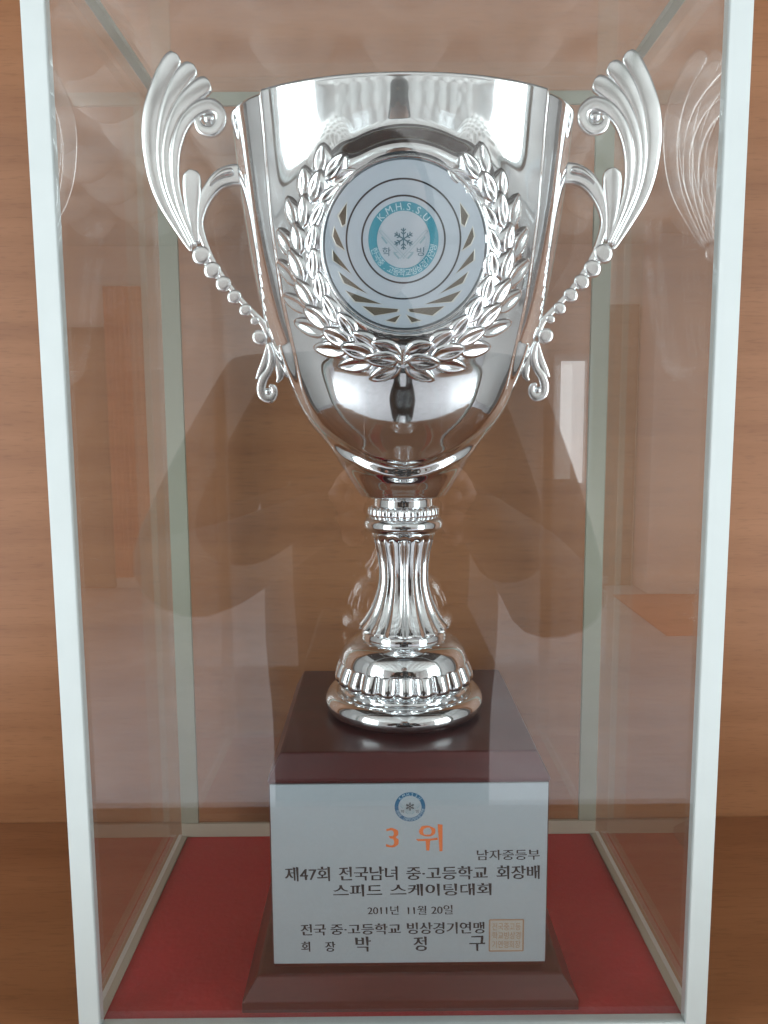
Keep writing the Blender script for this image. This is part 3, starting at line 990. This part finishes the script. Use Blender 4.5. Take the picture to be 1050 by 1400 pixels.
# ---- plaque with its writing
PY = BY - BLOCK_HY - 0.0016
plaque = empty('plaque', (BX, PY, 0.07))
plaque.parent = trophy
plaque.matrix_parent_inverse = trophy.matrix_world.inverted()
pl0, pl1 = at_y(375, 1318, PY), at_y(752, 1070, PY)
PX0, PX1, PZ0, PZ1 = BX - BLOCK_HX + 0.0009, BX + BLOCK_HX - 0.0009, pl0.z, min(pl1.z, z_blocktop - 0.0008)
box('plate', (PX0, PX1, PY, PY + 0.0015, PZ0, PZ1), M_PLATE, plaque, bevel=0.0002, seg=1)
def pf(u, v, w):
    return Vector((u, PY - w, v))
def px_rect(x0, x1, y0, y1):
    a, b = at_y(x0, y1, PY), at_y(x1, y0, PY)
    return a.x, b.x, a.z, b.z
def c6(x): return 330 + x / 2.234
def line(words, mat, thin=0.006, fat=0.030):
    for (t, x0, x1, y0, y1) in words:
        f = Flat()
        a, b, c, d = px_rect(x0, x1, y0, y1)
        f.text_rect(t, a, b, c, d, True, thin, fat)
        f.build('lettering', mat, plaque, pf, 0.00012)
line([('3', 527.5, 545, 1131.5, 1158.5), ('위', 568.5, 605, 1126.5, 1164)], M_ORANGE, 0.012, 0.022)
line([('남자중등부', 651.5, 738, 1161, 1176)], M_INK, 0.010, 0.018)
line([('제47회', 389.5, 451, 1184.5, 1205), ('전국남녀', 463, 543.5, 1184, 1204), ('중·고등학교', 555.5, 667, 1183.5, 1203), ('회장배', 678, 738, 1182.5, 1202)], M_INK)
line([('스피드', 455.5, 522.5, 1208.5, 1226), ('스케이팅대회', 533.5, 672, 1207, 1225)], M_INK)
line([('2011년', 502.5, 545, 1238, 1250.5), ('11월', 557, 583, 1238, 1250.5), ('20일', 589.5, 619, 1237, 1250)], M_INK, 0.010, 0.018)
line([('전국', 411, 445.5, 1263, 1279), ('중·고등학교', 452, 548, 1262, 1278), ('빙상경기연맹', 556, 662.5, 1260, 1277)], M_INK)
line([('회', 411.5, 424, 1287, 1301), ('장', 444, 458.5, 1287, 1301), ('박', 485.5, 507, 1280, 1301), ('정', 565, 583.5, 1280, 1300), ('구', 641.5, 663.5, 1279, 1300)], M_INK)
ec = at_y(560.5, 1103, PY)
er = 21.0 * (ec - CAM).dot(fwd) / F_PX
emblem(plaque, lambda u, v, w: Vector((ec.x + u * er, PY - w, ec.z + v * er)), 0.00012, M_BLUE, M_INK, M_GREYTEAL)
sa, sb, sc_, sd_ = px_rect(669, 715.5, 1257, 1300)
f = Flat(); f.poly([(sa, sc_), (sb, sc_), (sb, sd_), (sa, sd_)]); f.build('seal_ground', M_SEAL, plaque, pf, 0.0001)
f = Flat()
bw = (sb - sa) * 0.04
for (a, b) in (((sa, sc_), (sb, sc_)), ((sb, sc_), (sb, sd_)), ((sb, sd_), (sa, sd_)), ((sa, sd_), (sa, sc_))):
    f.bar(a, b, bw)
rows = ['전국중고등', '학교빙상경', '기연맹회장']
for i, rw in enumerate(rows):
    zt = sd_ - (sd_ - sc_) * (0.10 + 0.285 * i)
    f.text_rect(rw, sa + bw * 2, sb - bw * 2, zt - (sd_ - sc_) * 0.235, zt, False)
f.build('seal_stamp', M_TAN, plaque, pf, 0.0002)

# ------------------------------------------------------------------ glass display case
CX0, CX1 = -0.164, 0.174                     # outer faces
CYF, CYB = 0.0, 0.2005                       # front and back
ZT = 0.556
TW = 0.0113                                  # trim width
case = empty('display_case', (0.005, 0.1, SHELF_Z))
tag(case, 'tall clear glass display case with pale white corner trims and red felt floor', 'display case')
box('base_board', (CX0 + 0.002, CX1 - 0.002, CYF + 0.003, CYB - 0.002, SHELF_Z + 0.0003, -0.0012), M_BOARD, case)
box('felt_floor', (CX0 + 0.006, CX1 - 0.006, CYF + 0.0065, CYB - 0.0055, -0.0012, 0.0), M_FELT, case)
gt = 0.0046
box('front_pane', (CX0 + TW, CX1 - TW, CYF + 0.0006, CYF + 0.0006 + gt, 0.0015, ZT - TW), M_GLASS_F, case)
box('side_pane', (CX0 + 0.0012, CX0 + 0.0012 + gt, CYF + 0.0068, CYB - 0.0058, 0.0006, ZT - 0.0012), M_GLASS, case)
box('side_pane', (CX1 - 0.0012 - gt, CX1 - 0.0012, CYF + 0.0068, CYB - 0.0058, 0.0006, ZT - 0.0012), M_GLASS, case)
box('back_pane', (CX0 + 0.0012, CX1 - 0.0012, CYB - 0.0052, CYB - 0.0006, 0.0006, ZT - 0.0012), M_GLASS, case)
box('top_pane', (CX0 + 0.0012, CX1 - 0.0012, CYF + 0.0068, CYB - 0.0012, ZT - 0.0006, ZT + 0.004), M_GLASS, case)
for (xa, xb) in ((CX0, CX0 + TW - 0.0002), (CX1 - TW + 0.0002, CX1)):
    box('front_corner_trim', (xa, xb, CYF - 0.0012, CYF + 0.0062, SHELF_Z + 0.0003, ZT + 0.004), M_TRIM, case, bevel=0.0006)
box('front_bottom_trim', (CX0 + TW, CX1 - TW, CYF - 0.0010, CYF + 0.0060, SHELF_Z + 0.0003, 0.0012), M_TRIM, case, bevel=0.0005)
box('front_top_trim', (CX0 + TW, CX1 - TW, CYF - 0.0010, CYF + 0.0060, ZT - TW + 0.0002, ZT + 0.0038), M_TRIM, case, bevel=0.0005)
xi0, xi1 = CX0 + 0.0012 + gt + 0.0003, CX1 - 0.0012 - gt - 0.0003     # inner faces of the side panes
yb = CYB - 0.0056
for (xa, xb) in ((xi0, xi0 + 0.0135), (xi1 - 0.0135, xi1)):
    box('back_corner_trim', (xa, xb, yb - 0.003, yb, 0.0116, ZT - 0.0104), M_EDGE, case, bevel=0.0004)
box('back_bottom_trim', (xi0, xi1, yb - 0.003, yb, 0.0003, 0.0112), M_BEIGE, case, bevel=0.0004)
box('back_top_trim', (xi0, xi1, yb - 0.003, yb, ZT - 0.0100, ZT - 0.0010), M_EDGE, case, bevel=0.0004)
for (xa, xb) in ((xi0, xi0 + 0.0045), (xi1 - 0.0045, xi1)):
    box('side_bottom_trim', (xa, xb, CYF + 0.0072, yb - 0.0034, 0.0003, 0.0016), M_BEIGE, case, bevel=0.0003)
for (xa, xb) in ((xi0, xi0 + 0.006), (xi1 - 0.006, xi1)):
    box('side_top_trim', (xa, xb, CYF + 0.0072, yb - 0.0034, ZT - 0.0050, ZT - 0.0010), M_EDGE, case, bevel=0.0004)

# ------------------------------------------------------------------ what the glass and the silver mirror: windows, door, mat, photographer
for i, (c, su, sv, wl) in enumerate(WINDOWS):
    w = empty('window', Vector(c))
    names = {'left': 'white framed window in the wall left of the cabinet', 'right': 'white framed window in the wall right of the cabinet',
             'rear': ['', '', 'narrow white framed window beside the white column', 'white framed window in the rear wall beside the terracotta curtain', 'squarish white framed window high in the rear wall'][i]}
    tag(w, names[wl], 'window', 'windows of the room')
    inn = WALL_IN[wl]
    hor = Vector((0, 0, 1)).cross(inn)
    def wbar(name, u0_, u1_, v0_, v1_, th, w=w, c=c, inn=inn, hor=hor):
        pts = [Vector(c) + hor * u + Vector((0, 0, 1)) * v + inn * d for d in (0.0205, 0.0205 + th) for v in (v0_, v1_) for u in (u0_, u1_)]
        me = mesh_from(name, pts, [(0, 2, 3, 1), (4, 5, 7, 6), (0, 1, 5, 4), (2, 6, 7, 3), (0, 4, 6, 2), (1, 3, 7, 5)], False, True)
        link(name, me, M_WINFRAME, w)
    t = 0.05
    wbar('frame', -su / 2 - t, -su / 2, -sv / 2 - t, sv / 2 + t, 0.05)
    wbar('frame', su / 2, su / 2 + t, -sv / 2 - t, sv / 2 + t, 0.05)
    wbar('frame', -su / 2, su / 2, -sv / 2 - t, -sv / 2, 0.05)
    wbar('frame', -su / 2, su / 2, sv / 2, sv / 2 + t, 0.05)
    nm = 3 if su > 1.5 else (1 if su > 0.6 else 0)
    for k in range(nm):
        u = -su / 2 + su * (k + 1) / (nm + 1)
        wbar('mullion', u - 0.025, u + 0.025, -sv / 2 + 0.001, sv / 2 - 0.001, 0.035)
    if sv > 1.2:
        wbar('transom', -su / 2 + 0.001, su / 2 - 0.001, sv * 0.18, sv * 0.18 + 0.04, 0.03)
dr = empty('door', (-2.05, ROOM_Y0, ROOM_Z0))
tag(dr, 'dark brown panelled door in the rear wall', 'door')
box('door_leaf', (-2.49, -2.12, ROOM_Y0 + 0.001, ROOM_Y0 + 0.045, ROOM_Z0 + 0.01, 1.05), M_DOOR, dr, bevel=0.004)
box('door_panel', (-2.43, -2.18, ROOM_Y0 + 0.046, ROOM_Y0 + 0.056, -0.75, -0.1), M_DOOR, dr, bevel=0.004)
box('door_panel', (-2.43, -2.18, ROOM_Y0 + 0.046, ROOM_Y0 + 0.056, 0.05, 0.9), M_DOOR, dr, bevel=0.004)
def curtain():
    V, Fc = [], []
    n = 40
    for k, z in enumerate((ROOM_Z0 + 0.1, 1.35)):
        for i in range(n + 1):
            x = -2.10 + 0.30 * i / n
            V.append((x, ROOM_Y0 + 0.07 + 0.025 * math.sin(i * 1.3), z))
    for i in range(n):
        Fc.append((i, i + 1, n + 2 + i, n + 1 + i))
    return mesh_from('curtain', V, Fc, True)
tag(link('curtain', curtain(), M_TERRA), 'terracotta curtain hanging beside the brown door', 'curtain')
tag(box('column', (2.02, 2.55, ROOM_Y0 + 0.001, ROOM_Y0 + 0.35, ROOM_Z0 + 0.001, ROOM_Z1 - 0.001), M_WALL, bevel=0.01), 'square white column standing against the rear wall', 'column')
tag(box('door_mat', (1.75, 2.6, ROOM_Y0 + 0.4, ROOM_Y0 + 1.5, ROOM_Z0 + 0.0005, ROOM_Z0 + 0.012), M_TERRA, bevel=0.004), 'terracotta door mat on the floor before the white column', 'door mat')
tag(box('wall_panel', (1.78, 2.0, ROOM_Y0 + 0.001, ROOM_Y0 + 0.05, ROOM_Z0 + 0.001, 1.2), M_DOOR, bevel=0.005), 'narrow brown wooden wall panel beside the white column', 'panel')

# phone and photographer behind the lens
ph = empty('phone', (0.0, CAM.y - 0.008, CAM.z - 0.06))
tag(ph, 'dark smartphone held upright by the photographer', 'phone')
bpy.context.view_layer.update()
box('phone_body', (-0.016, 0.062, CAM.y - 0.0115, CAM.y - 0.0035, CAM.z - 0.14, CAM.z + 0.018), M_PHONE, ph, bevel=0.003)
for k, dz in enumerate((0.0, -0.028, -0.056)):
    lens = disc_mesh('phone_lens', 0.006, 0.0095, 0.0, lambda u, v, w, dz=dz: Vector((u, CAM.y - 0.0030, CAM.z + v + dz)), n=32)
    link('phone_lens', lens, M_HAIR, ph)
def skin_body(name, joints, edges, mat, parent, subs=2):
    me = bpy.data.meshes.new(name)
    me.from_pydata([j[0] for j in joints], edges, [])
    o = link(name, me, mat, parent)
    md = o.modifiers.new('skin', 'SKIN')
    md.use_smooth_shade = True
    for v, j in zip(me.skin_vertices[0].data, joints):
        r = j[1]
        v.radius = (r, r) if not isinstance(r, tuple) else r
        v.use_root = False
    me.skin_vertices[0].data[0].use_root = True
    sb = o.modifiers.new('subdivision', 'SUBSURF')
    sb.levels = subs; sb.render_levels = subs
    return o
person = empty('person', (0.0, -0.86, ROOM_Z0))
tag(person, 'standing person in dark jacket raising a phone with both hands', 'person')
PYB = -0.84
J = [((0.0, PYB, -0.08), (0.19, 0.12)), ((0.0, PYB, 0.10), (0.20, 0.12)), ((0.0, PYB, 0.28), (0.20, 0.12)), ((0.0, PYB, 0.40), (0.12, 0.085)), ((0.0, PYB + 0.01, 0.475), 0.055), ((0, PYB + 0.03, 0.53), 0.055),
     ((-0.20, PYB, 0.355), 0.088), ((-0.32, PYB + 0.06, 0.08), 0.085), ((-0.19, PYB + 0.29, 0.15), 0.055), ((-0.045, PYB + 0.44, 0.235), 0.027),
     ((0.20, PYB, 0.355), 0.088), ((0.28, PYB + 0.06, 0.03), 0.085), ((0.19, PYB + 0.29, 0.14), 0.055), ((0.09, PYB + 0.44, 0.235), 0.027),
     ((-0.10, PYB, -0.16), 0.095), ((-0.11, PYB + 0.02, -0.54), 0.062), ((-0.12, PYB, -0.92), 0.045), ((-0.12, PYB + 0.14, -0.965), 0.035),
     ((0.10, PYB, -0.16), 0.095), ((0.11, PYB + 0.02, -0.54), 0.062), ((0.12, PYB, -0.92), 0.045), ((0.12, PYB + 0.14, -0.965), 0.035), ((0.0, PYB, -0.40), (0.20, 0.12))]
E = [(0, 1), (1, 2), (2, 3), (3, 4), (4, 5), (2, 6), (6, 7), (7, 8), (8, 9), (2, 10), (10, 11), (11, 12), (12, 13), (0, 14), (14, 15), (15, 16), (16, 17), (0, 18), (18, 19), (19, 20), (20, 21), (0, 22)]
skin_body('body', J, E, M_JACKET, person)
def head():
    V, Fc = [], []
    nu, nv = 40, 28
    c = Vector((0.0, PYB + 0.045, 0.615))
    for j in range(nv + 1):
        p = math.pi * j / nv
        for i in range(nu):
            a = 2 * math.pi * i / nu
            x, y, z = math.sin(p) * math.cos(a), math.sin(p) * math.sin(a), math.cos(p)
            r = 1.0
            k = 1 - 0.28 * max(0, -z) ** 1.5                    # jaw narrows
            X_, Y_, Z_ = x * 0.074 * k, y * 0.092 * k, z * 0.118
            if y > 0.3:
                X0 = X_ / 0.074
                Y_ += 0.022 * math.exp(-(X0 / 0.16) ** 2) * math.exp(-((Z_ + 0.018) / 0.022) ** 2)    # nose
                Y_ -= 0.009 * math.exp(-((abs(X0) - 0.42) / 0.18) ** 2) * math.exp(-((Z_ - 0.008) / 0.014) ** 2)   # eye sockets
                Y_ += 0.006 * math.exp(-(X0 / 0.3) ** 2) * math.exp(-((Z_ + 0.058) / 0.010) ** 2)     # lips
            V.append(c + Vector((X_, Y_, Z_)))
    for j in range(nv):
        for i in range(nu):
            k = (i + 1) % nu
            Fc.append((j * nu + i, (j + 1) * nu + i, (j + 1) * nu + k, j * nu + k))
    return mesh_from('head', V, Fc, True, True), c
hm, hc = head()
ho = link('head', hm, M_SKIN, person)
def hair():
    V, Fc = [], []
    nu, nv = 40, 16
    for j in range(nv + 1):
        for i in range(nu):
            a = 2 * math.pi * i / nu
            lim = 1.05 if math.sin(a) > 0.25 else 2.0
            p = lim * j / nv
            w = 1.06 + 0.02 * math.sin(a * 9 + p * 5)
            V.append(hc + Vector((math.sin(p) * math.cos(a) * 0.078 * w, math.sin(p) * math.sin(a) * 0.096 * w, math.cos(p) * 0.122 * w)))
    for j in range(nv):
        for i in range(nu):
            k = (i + 1) % nu
            Fc.append((j * nu + i, (j + 1) * nu + i, (j + 1) * nu + k, j * nu + k))
    return mesh_from('hair', V, Fc, True, True)
link('hair', hair(), M_HAIR, ho)
for s in (-1, 1):
    xe = -0.016 if s < 0 else 0.062                             # phone edge that the hand grips
    wr = Vector((-0.045 if s < 0 else 0.09, PYB + 0.44, 0.235))
    palm = Vector((xe + s * 0.012, CAM.y - 0.030, 0.245))
    jj = [(wr, 0.024), (tuple((wr + palm) / 2), 0.024), (palm, 0.022)]
    ee = [(0, 1), (1, 2)]
    for k in range(4):
        z = 0.205 + 0.021 * k
        ln = (0.020, 0.026, 0.028, 0.024)[k]
        b = len(jj)
        jj += [((xe + s * 0.016, CAM.y - 0.022, z), 0.0095), ((xe + s * 0.012, CAM.y - 0.001, z + 0.002), 0.0085), ((xe + s * 0.012 - s * ln * 0.55, CAM.y + 0.005, z + 0.003), 0.0075)]
        ee += [(2, b), (b, b + 1), (b + 1, b + 2)]
    b = len(jj)
    jj += [((xe + s * 0.004, CAM.y - 0.030, 0.275), 0.0105), ((xe - s * 0.010, CAM.y - 0.022, 0.298), 0.009)]
    ee += [(2, b), (b, b + 1)]
    skin_body('hand', [(tuple(a), r) for a, r in jj], ee, M_SKIN, person, 1)
